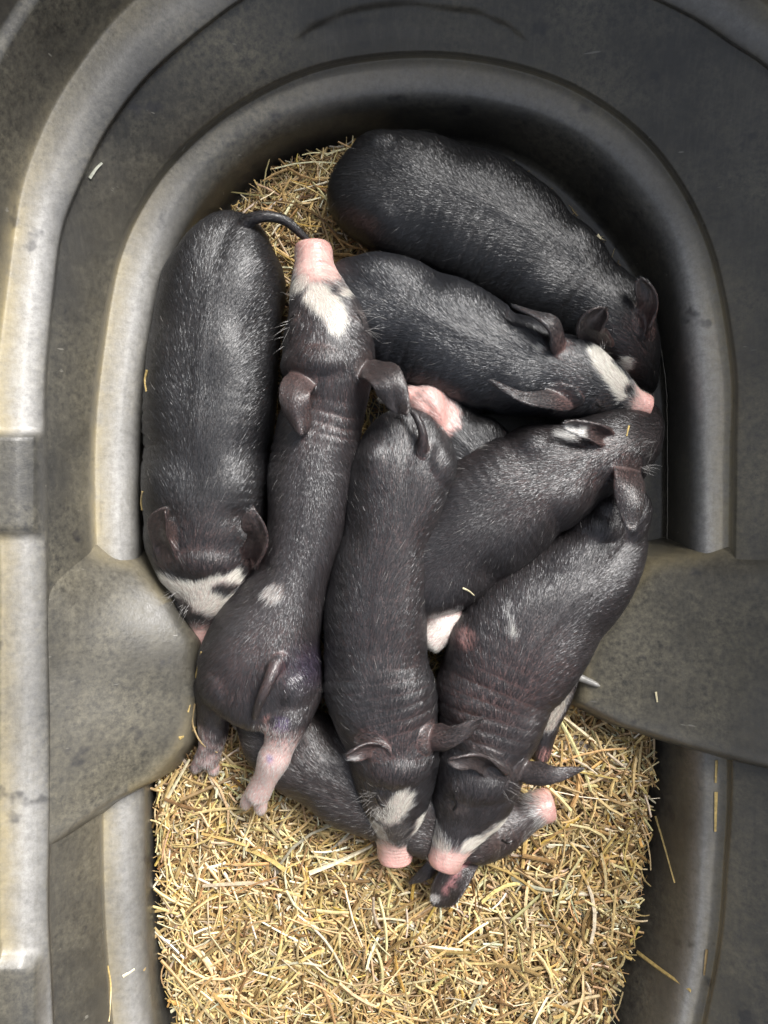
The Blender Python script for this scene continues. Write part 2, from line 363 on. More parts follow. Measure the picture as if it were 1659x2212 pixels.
def tube(pts, n=40, seg=16):
    """pts rows: world x,y,z,r"""
    st = np.array([[*p[:3], p[3], p[3]] for p in pts]); s = catmull(st, n)
    T = unit(np.gradient(s[:, :3], axis=0)); ref = np.array([0.3, 0.2, 1.0]); ref = ref / np.linalg.norm(ref)
    side = unit(np.cross(T, ref)); U = unit(np.cross(side, T)); a = np.linspace(0, 2 * np.pi, seg, endpoint=False)
    ex = []
    for k, sg in ((0, -1), (-1, 1)):
        pass
    rr = np.maximum(s[:, 3], 0.0015)
    rv = s[:, None, :3] + (side[:, None] * np.cos(a)[None, :, None] + U[:, None] * np.sin(a)[None, :, None]) * rr[:, None, None]
    v = rv.reshape(-1, 3).tolist(); f = []
    for i in range(n - 1):
        for j in range(seg):
            k = (j + 1) % seg; f.append((i * seg + j, i * seg + k, (i + 1) * seg + k, (i + 1) * seg + j))
    v.append((s[0, :3] - T[0] * rr[0] * 0.6).tolist()); v.append((s[-1, :3] + T[-1] * rr[-1] * 0.6).tolist()); c0, c1 = len(v) - 2, len(v) - 1
    for j in range(seg):
        k = (j + 1) % seg; f.append((c0, k, j)); f.append((c1, (n - 1) * seg + j, (n - 1) * seg + k))
    return v, f, s[:, :3]
def ellipsoid(c, r, ang=0, nu=20, nv=14):
    v = []; f = []
    for i in range(1, nv):
        th = math.pi * i / nv
        for j in range(nu):
            ph = 2 * math.pi * j / nu
            x, y, z = r[0] * math.sin(th) * math.cos(ph), r[1] * math.sin(th) * math.sin(ph), r[2] * math.cos(th)
            v.append((c[0] + x * math.cos(ang) - y * math.sin(ang), c[1] + x * math.sin(ang) + y * math.cos(ang), c[2] + z))
    v.append((c[0], c[1], c[2] + r[2])); v.append((c[0], c[1], c[2] - r[2])); t, b_ = len(v) - 2, len(v) - 1
    for i in range(nv - 2):
        for j in range(nu):
            k = (j + 1) % nu; f.append((i * nu + j, (i + 1) * nu + j, (i + 1) * nu + k, i * nu + k))
    for j in range(nu):
        k = (j + 1) % nu; f.append((t, j, k)); f.append((b_, (nv - 2) * nu + k, (nv - 2) * nu + j))
    return v, f
def ear_mesh(pts, hw, opend, cup, thick=0.0027, curl=0.0, nu=26, nv=17, horn=False):
    """leaf-shaped ear: pts world, hw metres, opend = direction its hollow faces"""
    c = catmull(pts, nu); T = unit(np.gradient(c, axis=0)); od = np.array(opend, float); od /= np.linalg.norm(od)
    side = unit(np.cross(T, od)); N_ = unit(np.cross(side, T)); N_ *= np.sign(np.sum(N_ * od, 1))[:, None]
    u = np.linspace(0, 1, nu); wd = hw * (0.62 + 0.75 * u - 0.15 * u * u) * np.sqrt(np.clip(1 - u ** 2.6, 0, 1)); wd = hw * (0.6 + 0.4 * np.clip(u / .25, 0, 1)) * (1 - u ** 1.7) ** 0.8 * (1 - 0.12 * np.sin(5 * u)) if horn else wd; wd = np.maximum(wd, hw * 0.06)
    vv = np.linspace(-1, 1, nv)
    th = vv[None, :] * cup * (1.15 - 0.45 * u[:, None])
    R_ = wd[:, None] / max(cup, 0.05)
    g_ = c[:, None] + side[:, None] * (R_ * np.sin(th))[..., None] + N_[:, None] * (R_ * (1 - np.cos(th)))[..., None]
    g_ += N_[:, None] * (0.16 * hw * np.sin(8.5 * u + 9 * hw * 40)[:, None] * (np.abs(vv) ** 3)[None, :])[..., None]
    g_ += N_[:, None] * (0.10 * hw * np.sin(6 * u)[:, None] * vv[None, :])[..., None] + N_[:, None] * (curl * hw * (u ** 3)[:, None] * (vv > 0) * vv)[..., None]
    du = np.gradient(g_, axis=0); dv = np.gradient(g_, axis=1); n_ = unit(np.cross(du, dv))
    t = thick * 0.5 * (1 + 0.5 * (1 - u))[:, None, None]
    a, b_ = g_ + n_ * t, g_ - n_ * t
    v = np.vstack([a.reshape(-1, 3), b_.reshape(-1, 3)]).tolist(); f = []; o = nu * nv
    for i in range(nu - 1):
        for j in range(nv - 1):
            q = (i * nv + j, i * nv + j + 1, (i + 1) * nv + j + 1, (i + 1) * nv + j)
            f.append(q); f.append(tuple(x + o for x in q[::-1]))
    bd = [j for j in range(nv)] + [i * nv + nv - 1 for i in range(1, nu)] + [(nu - 1) * nv + j for j in range(nv - 2, -1, -1)] + [i * nv for i in range(nu - 2, 0, -1)]
    for i in range(len(bd)):
        p, q = bd[i], bd[(i + 1) % len(bd)]; f.append((q, p, p + o, q + o))
    return v, f, c
def remesh(meshes, vox, smooth, keep=None):
    """join closed shells, voxel remesh, smooth; returns mesh datablock"""
    v, f = [], []
    for vv, ff in meshes:
        o = len(v); v += [tuple(x) for x in vv]; f += [tuple(i + o for i in q) for q in ff]
    me = raw(v, f); bm = bmesh.new(); bm.from_mesh(me); bmesh.ops.recalc_face_normals(bm, faces=bm.faces); bm.to_mesh(me); bm.free()
    ob = bpy.data.objects.new('t', me); COL.objects.link(ob)
    m = ob.modifiers.new('r', 'REMESH'); m.mode = 'VOXEL'; m.voxel_size = vox; m.adaptivity = 0
    if smooth:
        s = ob.modifiers.new('s', 'SMOOTH'); s.factor = 0.5; s.iterations = smooth
    dg = bpy.context.evaluated_depsgraph_get(); dg.update()
    out = bpy.data.meshes.new_from_object(ob.evaluated_get(dg))
    bpy.data.objects.remove(ob)
    return out
def vf(me):
    v = np.zeros(len(me.vertices) * 3, np.float32); me.vertices.foreach_get('co', v); v = v.reshape(-1, 3)
    return v.tolist(), [tuple(p.vertices) for p in me.polygons]

PINK = np.array([0.64, 0.35, 0.31]); PALE = np.array([0.62, 0.46, 0.42]); WHITE = np.array([0.62, 0.60, 0.55])
PIGS = []
CAMP = np.array([0, 0, CAMZ])
class Pig: pass
def piglet(st, ears=(), legs=(), tail=None, bulges=(), patches=(), wrinkles=(), label='', skin=(0.030, 0.026, 0.026), hair=(0.020, 0.019, 0.020), eyes=(), hairs=105000, snout=True, pinklen=1.25, anat=1.0, whiskers=(), sheen=1.0, grey=0.12):
    """st: stations (px,py,z,halfwidth px,halfheight m) from rump to nose"""
    W = np.array([[*P(a, b_, c_), PX(d_, c_), e] for a, b_, c_, d_, e in st])
    axn = unit(W[-1, :3] - W[-3, :3]); rn, rh = W[-2, 3], W[-2, 4]
    if snout:
        b0 = W[-1].copy(); b0[:3] -= axn * rn * .22
        nose = []
        for dd_, k_ in ((-.15, 1.02), (0.02, 1.0), (.16, .90), (.26, .74), (.33, .48)):
            q = b0.copy(); q[:3] = b0[:3] + axn * rn * dd_; q[3] = rn * k_; q[4] = rh * k_; nose.append(q)
        Wl = [x for x in W[:-1] if (b0[:3] - axn * rn * .2 - x[:3]) @ axn > .001]; Wl[-1] = Wl[-1].copy()
        W = np.array(Wl + nose)
    v, f, spine = loft(W)
    parts = [(v, f)]; flows = [(spine[:, :3], np.minimum(spine[:, 3], spine[:, 4]), 'body')]
    for (px, py, z, rx, ry, rz, ang) in bulges:
        parts.append(ellipsoid(P(px, py, z), (PX(rx, z), PX(ry, z), rz * 1.13), R(-ang)))
    for L_ in legs:
        q = [[*P(a, b_, c_), PX(d_, c_)] for a, b_, c_, d_ in L_['pts']]
        vv, ff, c = tube(q); parts.append((vv, ff)); flows.append((c[::-1], np.interp(np.linspace(1, 0, len(c)), np.linspace(0, 1, len(q)), [x[3] for x in q]), 'leg'))
    m1 = remesh(parts, 0.0028, 7)
    parts = [vf(m1)]
    for L_ in legs:
        for h in L_.get('toes', ()):
            q = [[*P(a, b_, c_), PX(d_, c_)] for a, b_, c_, d_ in h]; vv, ff, c = tube(q, 14, 12); parts.append((vv, ff))
    if tail:
        q = [[*P(a, b_, c_), PX(d_, c_)] for a, b_, c_, d_ in tail]
        vv, ff, c = tube(q); parts.append((vv, ff)); flows.append((c[::-1], np.full(len(c), 0.004), 'tail'))
    for E in ears:
        pts = np.array([P(*p) for p in E['pts']]); od = E['open']; od = (od[0], -od[1], od[2])
        vv, ff, c = ear_mesh(pts, PX(E['hw'], pts[0][2]), od, E.get('cup', 0.9), curl=E.get('curl', 0), horn=E.get('horn', False))
        parts.append((vv, ff)); flows.append((c[::-1], np.full(len(c), PX(E['hw'], .1) * 0.65), 'ear'))
    me = remesh(parts, 0.00135, 4)
    co = np.zeros(len(me.vertices) * 3, np.float32); me.vertices.foreach_get('co', co); co = co.reshape(-1, 3).astype(float)
    # nearest guide line of each vertex
    best = np.full(len(co), 1e9); T = np.zeros((len(co), 3)); C_ = np.zeros((len(co), 3)); kind = np.zeros(len(co), int); par = np.zeros(len(co))
    dbody = np.full(len(co), 1e9); dear = np.full(len(co), 1e9); kinds = ['body', 'leg', 'tail', 'ear']
    for c, r, k in flows:
        t = unit(np.gradient(c, axis=0)); r = np.resize(r, len(c)) if len(np.atleast_1d(r)) != len(c) else r
        sub = slice(None, None, 2)
        cc, tt, rr = c[sub], t[sub], np.asarray(r)[sub]
        D = np.empty((len(co), len(cc)), np.float32)
        for j in range(len(cc)): D[:, j] = np.linalg.norm(co - cc[j], axis=1) - rr[j]
        j = D.argmin(1); d = D[np.arange(len(co)), j]
        if k == 'ear': d = np.where(d < 0.004, d - 0.004, d)
        if k == 'body': dbody = d
        if k == 'ear': dear = np.minimum(dear, d)
        b_ = d < best; best[b_] = d[b_]; T[b_] = tt[j[b_]]; C_[b_] = cc[j[b_]]; kind[b_] = kinds.index(k); par[b_] = (j / (len(cc) - 1) + np.sum((co - cc[j]) * tt[j], 1) / np.linalg.norm(np.diff(c, axis=0), axis=1).sum())[b_]
    nrm = np.zeros(len(co) * 3, np.float32)
    me.update(); me.vertices.foreach_get('normal', nrm); nrm = nrm.reshape(-1, 3).astype(float)
    # skin folds and soft muscle unevenness
    disp = 0.0012 * noise(co, 45, 1) * (kind == 0) + .0005 * noise(co, 120, 3) * (kind == 3)
    Wsp = spine[:, :3]; arc = np.r_[0, np.cumsum(np.linalg.norm(np.diff(Wsp, axis=0), axis=1))]
    sa = par * arc[-1]
    hwv = np.interp(par, np.linspace(0, 1, len(spine)), spine[:, 3]); sdir = unit(np.cross(T, np.array([0, 0, 1.]))); latn = np.sum((co - C_) * sdir, 1) / hwv
    s_ = par; al = np.abs(latn); bk = (kind == 0) & (nrm[:, 2] > -.2); G = lambda x, c, w_: np.exp(-((x - c) / w_) ** 2)
    an = .0042 * G(s_, .13, .08) * G(al, .55, .30) - .0050 * G(s_, .27, .05) * G(al, .75, .30) - .0016 * G(s_, .10, .08) * G(al, 0, .12)
    an += .0016 * G(s_, .42, .12) * G(al, .5, .4) - .0032 * G(s_, .54, .03) * G(al, .8, .35) + .0036 * G(s_, .62, .05) * G(al, .6, .3) - .0030 * G(s_, .70, .03) * G(al, .7, .4) - .0012 * G(s_, .60, .07) * G(al, 0, .15)
    an += .0012 * G(s_, .40, .2) * G(al, 0, .10) + .00018 * G(s_, .45, .10) * G(al, .65, .3) * np.sin(s_ * 2 * np.pi / .028 + 1.5 * noise(co, 20, 3))
    an += -.0010 * G(s_, .91, .04) * G(al, .55, .3)
    disp += an * anat * bk
    for (px, py, z, rad, amp, wl) in wrinkles:
        c = P(px, py, z); rad = PX(rad, z)
        g_ = np.exp(-(np.linalg.norm(co - c, axis=1) / rad) ** 2) * (kind == 0)
        ph = sa / wl * 2 * np.pi + 2.2 * noise(co, 22, 3)
        disp -= amp * g_ * (np.clip(np.sin(ph), 0.0, 1) ** 1.5) * (0.5 + 0.5 * noise(co, 30, 5))
    for ep in eyes:
        ex, ey = np.mean(ep, axis=0); rel = co - P(ex, ey, co[:, 2].max() - .01); rel[:, 2] *= .25; rd = np.linalg.norm(rel, axis=1)
        disp += (kind == 0) * (0.0022 * np.exp(-(rd / .0075) ** 2) + 0.0003 * np.exp(-((rd - .011) / .006) ** 2) * np.sin(rd / .0030 * 6.28 / 1.6))
    co2 = co + nrm * disp[:, None]
    me.vertices.foreach_set('co', co2.astype(np.float32).ravel()); me.update(); me.vertices.foreach_get('normal', (tmp := np.zeros(len(co) * 3, np.float32))); nrm = tmp.reshape(-1, 3).astype(float)
    co = co2
    # colours
    base = np.tile(np.array(skin), (len(co), 1)); hcol = np.tile(np.array(hair), (len(co), 1)); dens = np.ones(len(co)); hl = np.ones(len(co))
    nz1 = noise(co, 25, 2)[:, None]
    base = base * (1 + 0.25 * nz1)
    we = (sstep(-.003, .007, dbody - dear) * (dear < .03))[:, None]; base = base * (1 - we) + np.array([0.062, 0.048, 0.046]) * (1 + .2 * nz1) * we; dens = 1 - .1 * we[:, 0]; hl = 1 - .5 * we[:, 0]
    hl[kind == 2] = 0.6; hl[kind == 1] = 0.7; dens[kind == 2] = 0.8
    if snout:
        tip = W[-1, :3]; ax = axn; dd = (co - tip) @ ax + .003 * noise(co, 45, 7); near = np.linalg.norm(co - tip, axis=1) < 0.09
        r0 = rn
        g_ = sstep(-r0 * (pinklen + .95), -r0 * (pinklen - .25), dd + 0.005 * noise(co, 70, 6) + .0015 * noise(co, 300, 2)) * near * (kind == 0)
        base = base * (1 - g_[:, None]) + (PINK + np.array([0, .06, .06]) * sstep(0, -r0 * 1.5, dd)[:, None]) * (1 + 0.16 * noise(co, 110, 3)[:, None]) * g_[:, None]; dens *= (1 - 0.93 * g_ ** 2); 
        hcol = hcol * (1 - g_[:, None]) + WHITE * g_[:, None]
        # creases round the snout
        cr = g_ * 0.8 * (np.clip(np.sin(dd / 0.0046 * 2 * np.pi + 3.4 * noise(co, 60, 2)), 0, 1) ** 2 * 0.0007 * (0.5 + 0.6 * noise(co, 110, 5)) - 0.0012 * np.exp(-((dd + 0.0035) / 0.0022) ** 2))
        co = co - nrm * cr[:, None]; me.vertices.foreach_set('co', co.astype(np.float32).ravel())
    if snout:
        mt = (g_ * np.clip(noise(co, 150, 5) * .5 + noise(co, 420, 3) * .35 - .05, 0, .45))[:, None]; base = base * (1 - mt) + np.array([.30, .16, .15]) * mt
    for pt in list(patches) + [dict(pts=[(*np.mean(ep, axis=0), .1)], r=22, skin=(.085, .066, .062), soft=.7, dens=.45) for ep in eyes]:
        pts = np.array([P(*q[:3]) for q in pt['pts']]); rr = PX(pt['r'], .1); d = np.full(len(co), 1e9)
        for i in range(max(1, len(pts) - 1)):
            a = pts[i]; b_ = pts[min(i + 1, len(pts) - 1)]; ab = b_ - a
            t = np.clip(((co - a) @ ab) / (ab @ ab + 1e-12), 0, 1); dv = co - (a + t[:, None] * ab)
            if pt.get('flat', True): dv = dv * np.array([1, 1, 0.15])
            d = np.minimum(d, np.linalg.norm(dv, axis=1))
        d = d + 0.0035 * noise(co, 90, 4) + 0.002 * noise(co, 260, 1)
        soft = pt.get('soft', 0.35); g_ = (1 - sstep(rr * (1 - soft), rr * (1 + soft), d))[:, None] * pt.get('a', 1.0)
        if 'kind' in pt: g_ = g_ * (kind == pt['kind'])[:, None]
        if 'skin' in pt: base = base * (1 - g_) + np.array(pt['skin']) * g_
        if 'hair' in pt: hcol = hcol * (1 - g_) + np.array(pt['hair']) * g_
        if 'dens' in pt: dens = dens * (1 - g_[:, 0]) + pt['dens'] * g_[:, 0]
    setcol(me, np.clip(base, 0, 1))
    me.polygons.foreach_set('use_smooth', np.ones(len(me.polygons), bool)); me.materials.append(M_SKIN); me.name = 'piglet'
    o = bpy.data.objects.new('piglet', me); COL.objects.link(o)
    tag(o, label, 'piglet', 'piglets sleeping in a pile')
    # ---------------- coat
    me.calc_loop_triangles(); nt_ = len(me.loop_triangles); tri = np.zeros(nt_ * 3, np.int32); me.loop_triangles.foreach_get('vertices', tri); tri = tri.reshape(-1, 3)
    a, b_, c_ = co[tri[:, 0]], co[tri[:, 1]], co[tri[:, 2]]; cr = np.cross(b_ - a, c_ - a); ar = np.linalg.norm(cr, axis=1) * 0.5
    nzf = nrm[tri].mean(1)[:, 2]; wgt = ar * dens[tri].mean(1) * np.clip(nzf + 0.35, 0, 0.6)
    n = hairs; pick = rng.choice(nt_, n, p=wgt / wgt.sum()); u1, u2 = rng.random(n), rng.random(n); fl = u1 + u2 > 1; u1[fl], u2[fl] = 1 - u1[fl], 1 - u2[fl]; u0 = 1 - u1 - u2
    mix = lambda q: q[tri[pick, 0]] * u0[:, None] + q[tri[pick, 1]] * u1[:, None] + q[tri[pick, 2]] * u2[:, None]
    p0 = mix(co); nn = unit(mix(nrm)); tt = mix(T); cc = mix(C_); hc = mix(hcol); hL = mix(hl[:, None])[:, 0]
    out = p0 - cc; out = out - np.sum(out * unit(tt), 1)[:, None] * unit(tt); out = unit(out)
    latd = out.copy(); latd[:, 2] = 0
    lat = np.linalg.norm(latd, axis=1); latd = unit(latd); latd[:, 2] = -0.8 * lat
    kb = (kind[tri[pick, 0]] == 0)
    d = -unit(tt) + (0.95 * lat * kb)[:, None] * latd
    d += 0.11 * rng.normal(size=d.shape) + 0.22 * np.stack([noise(p0, 35, 2), noise(p0, 35, 5), 0 * p0[:, 0]], 1)
    d -= np.sum(d * nn, 1)[:, None] * nn; d = unit(d)
    Lh = 0.0080 * hL * rng.uniform(0.6, 1.35, n); lift = np.abs(rng.normal(0.12, 0.05, n))
    long_ = rng.random(n) < 0.0015; Lh[long_] *= 1.6
    e1 = unit(d + nn * lift[:, None]); e2 = unit(d + nn * (lift * 0.1 - 0.06)[:, None])
    q0 = p0 - nn * 0.0002; q1 = q0 + e1 * (Lh * 0.5)[:, None] + nn * 0.0003; q2 = q1 + e2 * (Lh * 0.5)[:, None]
    sd_ = unit(np.cross(d, nn)); roll = rng.normal(0, 0.24, n); sw = unit(sd_ * np.cos(roll)[:, None] + nn * np.sin(roll)[:, None])
    wd = (0.000105 * rng.uniform(0.7, 1.3, n))[:, None]
    vv = np.stack([q0 - sw * wd, q0 + sw * wd, q1 - sw * wd * 0.85, q1 + sw * wd * 0.85, q2 - sw * wd * 0.12, q2 + sw * wd * 0.12], 1).reshape(-1, 3)
    i6 = np.arange(n)[:, None] * 6; ff = np.concatenate([i6 + np.array([0, 1, 3, 2]), i6 + np.array([2, 3, 5, 4])], 0)
    light = rng.random(n); k = np.where(light < grey * .6, rng.uniform(1.8, 3.6, n), rng.uniform(0.25, 1.0, n) ** 2 * 3.6) * sheen
    wv_ = np.clip((hc.mean(1) - .03) / .62, 0, 1); isd = rng.random(n) > wv_; hc = np.where(isd[:, None], np.minimum(hc, np.array(hair)[None] * 1.6) * .6, np.maximum(hc, .48) * np.array([1, .99, .96])); 
    hc2 = np.where(isd[:, None], hc * k[:, None], hc * rng.uniform(0.7, 1.2, n)[:, None]); hc2[long_ & isd] = (0.35, 0.34, 0.32)
    mk('coat', vv, ff, M_HAIR, o, smooth=False, col=np.repeat(np.clip(hc2, 0, 0.9), 6, axis=0))
    bv = BVHTree.FromPolygons([tuple(x) for x in co], [tuple(t) for t in tri.tolist()])
    def hit(px, py):
        t = P(px, py, 0.0); d = Vector(t - CAMP).normalized(); r = bv.ray_cast(Vector(CAMP), d)
        return (np.array(r[0]), np.array(r[1])) if r[0] is not None else (None, None)
    # closed eyes: slit with a lash row
    for (pts) in eyes:
        q = [hit(x, y) for x, y in pts]; q = [(a, b_) for a, b_ in q if a is not None]
        if len(q) < 3: continue
        c = np.array([[*(a - b_ * 0.0002), 0.0009] for a, b_ in q]); c[0, 3] = c[-1, 3] = 0.0003
        vv, ff, _ = tube(c, 24, 8); oo = bpy.data.objects.new('closed_eye', raw(vv, ff)); COL.objects.link(oo); oo.data.materials.append(M_DARK); oo.parent = o
    for (px, py, sp, nn_, dx, dy, ln) in whiskers:
        wv = []
        for _ in range(nn_):
            a, b_ = hit(px + rng.normal(0, sp), py + rng.normal(0, sp))
            if a is None: continue
            dd_ = np.array([dx + rng.normal(0, .35), -dy + rng.normal(0, .35), rng.normal(.35, .2)]); dd_ /= np.linalg.norm(dd_); l = ln * rng.uniform(.5, 1.3)
            m_ = a + dd_ * l * .5; e_ = m_ + unit(dd_ + np.array([rng.normal(0, .12), rng.normal(0, .12), -.45])) * l * .5
            s0 = unit(np.cross(dd_, np.array([0, 0, 1.]))) * .00007
            wv += [a - s0, a + s0, m_ - s0 * .8, m_ + s0 * .8, e_ - s0 * .2, e_ + s0 * .2]
        if wv:
            i6 = np.arange(len(wv) // 6)[:, None] * 6; ff = np.concatenate([i6 + np.array([0, 1, 3, 2]), i6 + np.array([2, 3, 5, 4])], 0)
            mk('whisker_tuft', np.array(wv), ff, M_HAIR, o, smooth=False, col=np.tile([.42, .40, .38], (len(wv), 1)))
    if snout:
        ax = axn; sdv = unit(np.cross(ax, np.array([0, 0, 1.]))); upv = np.cross(sdv, ax)
        for s_ in (-1, 1):
            st0 = W[-1, :3] + sdv * s_ * rn * 0.36 + upv * rh * 0.12 + ax * 0.05
            r = bv.ray_cast(Vector(st0), Vector(-ax))
            if r[0] is not None:
                vv, ff = ellipsoid(np.array(r[0]) - ax * 0.0004, (0.0022, 0.0022, 0.0032), 0, 12, 8)
                oo = bpy.data.objects.new('nostril', raw(vv, ff)); COL.objects.link(oo); oo.data.materials.append(M_NOSTRIL); oo.parent = o
                oo.data.polygons.foreach_set('use_smooth', [True] * len(ff))
    pg = Pig(); pg.o = o; pg.hit = hit; pg.bv = bv; PIGS.append(pg); return pg

WH = dict(skin=(0.50, 0.42, 0.38), hair=(0.82, 0.80, 0.74), soft=0.3)
BR = dict(skin=(0.125, 0.068, 0.062), soft=0.8)
# A  far left, head at the bottom
piglet([(520,500,.05,45,.03),(508,535,.06,88,.046),(488,600,.065,118,.056),(470,700,.066,137,.060),(460,800,.067,139,.061),(451,960,.067,136,.061),(446,1080,.067,134,.060),(446,1150,.068,130,.058),(452,1210,.067,115,.052),(455,1262,.062,94,.045),(446,1308,.056,68,.036),(443,1342,.051,40,.027),(444,1372,.048,31,.022),(446,1388,.047,31,.021),(447,1394,.047,26,.017)],
  ears=[dict(pts=[(376,1204,.100),(348,1152,.132),(364,1096,.156)], hw=40, open=(-.25,.1,.9), cup=0.88, curl=.4),
        dict(pts=[(548,1210,.100),(558,1158,.132),(535,1104,.155)], hw=38, open=(-.35,.1,.8), cup=0.88, curl=-.6)],
  tail=[(518,520,.085,24),(526,484,.098,16),(565,468,.105,12.5),(610,474,.10,11),(645,500,.09,9.5),(672,528,.08,7)],
  bulges=[(425,640,.055,75,110,.052,10),(545,620,.055,70,110,.052,-5),(370,1080,.055,55,110,.05,0),(525,1080,.055,55,110,.05,0),(450,1210,.075,95,60,.045,0)],
  patches=[dict(pts=[(372,1262,.09),(410,1285,.10),(445,1310,.10),(480,1300,.10)], r=24, **WH), dict(pts=[(445,1268,.105),(505,1248,.10)], r=15, **WH), dict(pts=[(478,1275,.10)], r=17, skin=(.03,.026,.026), hair=(.02,.02,.02)), dict(pts=[(400,1180,.12),(520,1190,.12)], r=70, a=.35, **BR)],
  wrinkles=[(335,930,.08,75,0.0025,.013),(560,1100,.08,80,0.0014,.012)],
  eyes=[[(380,1300),(388,1312),(400,1318)]],
  whiskers=[(375,1285,6,14,-.7,.7,.014),(400,1310,6,10,-.6,.8,.012),(327,750,4,10,.8,.1,.009)], label='black piglet lying furthest left against the tank wall, long tail reaching over straw', hair=(.018,.018,.020))
# B  second from left, head up, white hind legs at the bottom
piglet([(566,1532,.075,50,.030),(566,1512,.080,100,.046),(564,1450,.083,133,.055),(578,1380,.085,122,.056),(612,1305,.085,97,.052),(643,1235,.083,80,.050),(661,1155,.083,85,.050),(671,1075,.083,92,.051),(678,1000,.083,96,.052),(690,935,.087,92,.050),(706,875,.094,86,.046),(713,815,.101,92,.047),(711,760,.104,98,.047),(705,702,.104,90,.043),(694,655,.102,70,.036),(685,615,.099,58,.030),(680,575,.096,44,.026),(678,548,.094,42,.024),(677,535,.094,42,.024),(677,528,.094,38,.021)],
  ears=[dict(pts=[(664,790,.130),(634,855,.160),(652,940,.153)], hw=43, open=(.15,-.1,-.9), cup=.55, curl=.8),
        dict(pts=[(790,785,.130),(838,818,.160),(862,892,.148)], hw=46, open=(-.15,.1,-.9), cup=.55, curl=-.8)],
  legs=[dict(pts=[(480,1480,.08,62),(463,1545,.07,38),(461,1580,.065,33),(455,1615,.058,27),(447,1642,.05,29)], toes=[[(438,1638,.048,16),(426,1654,.044,14),(421,1664,.04,9)],[(456,1642,.048,16),(461,1660,.044,14),(464,1668,.04,9)]]),
        dict(pts=[(640,1480,.09,66),(622,1558,.108,46),(603,1612,.105,34),(592,1638,.100,36),(574,1680,.088,27),(556,1716,.074,29)], toes=[[(546,1712,.072,17),(534,1730,.064,15),(530,1742,.060,10)],[(562,1718,.072,17),(563,1742,.064,15),(564,1754,.060,10)]])],
  tail=[(606,1410,.128,22),(588,1455,.145,15),(568,1500,.146,11.5),(555,1532,.136,9),(551,1550,.128,6)],
  bulges=[(500,1455,.08,70,80,.047,20),(635,1460,.08,66,88,.048,-10),(640,1120,.08,50,110,.045,0),(700,790,.108,92,60,.043,0)],
  patches=[dict(pts=[(684,640,.13),(712,665,.135),(724,705,.14)], r=24, **WH), dict(pts=[(650,612,.12),(630,625,.11)], r=18, a=.7, **WH), dict(pts=[(745,640,.11),(775,670,.10)], r=13, a=.8, **WH),
           dict(pts=[(675,770,.14),(710,900,.14)], r=70, a=.4, **BR), dict(pts=[(590,1280,.13)], r=18, a=.6, **WH),
           dict(pts=[(458,1555,.06),(450,1680,.04)], r=42, skin=(.58,.36,.34), hair=(.60,.58,.58), soft=.3, dens=.7, flat=False),
           dict(pts=[(600,1625,.11),(550,1740,.07)], r=58, skin=(.60,.38,.35), hair=(.66,.64,.63), soft=.5, dens=.6, flat=False),
           dict(pts=[(602,1572,.14)], r=14, skin=(.22,.15,.40), hair=(.4,.34,.5), a=.4, soft=.9), dict(pts=[(582,1640,.12)], r=9, skin=(.3,.2,.46), hair=(.36,.28,.5), a=.7, soft=.8), dict(pts=[(660,1440,.13)], r=40, skin=(.035,.025,.06), hair=(.03,.022,.045), a=.6, soft=.9),
           dict(pts=[(582,1530,.10)], r=14, skin=PINK*.8, dens=.2), dict(pts=[(500,1470,.12),(600,1400,.13)], r=60, a=.45, **BR)],
  wrinkles=[(735,900,.12,60,0.0012,.012),(610,960,.10,60,0.0014,.010)],
  eyes=[[(623,705),(628,690),(637,680)],[(783,705),(779,690),(772,680)]],
  whiskers=[(785,680,8,14,.9,-.2,.018),(795,715,8,12,.9,.1,.018),(620,700,8,16,-.8,.5,.020),(615,740,8,10,-.7,.6,.018),(625,640,5,8,-.8,.1,.012)], label='piglet stretched out with pink snout at the top and pale hind legs on straw', skin=(.047,.037,.037), hair=(.031,.028,.030), grey=.2, pinklen=2.0, anat=.55)
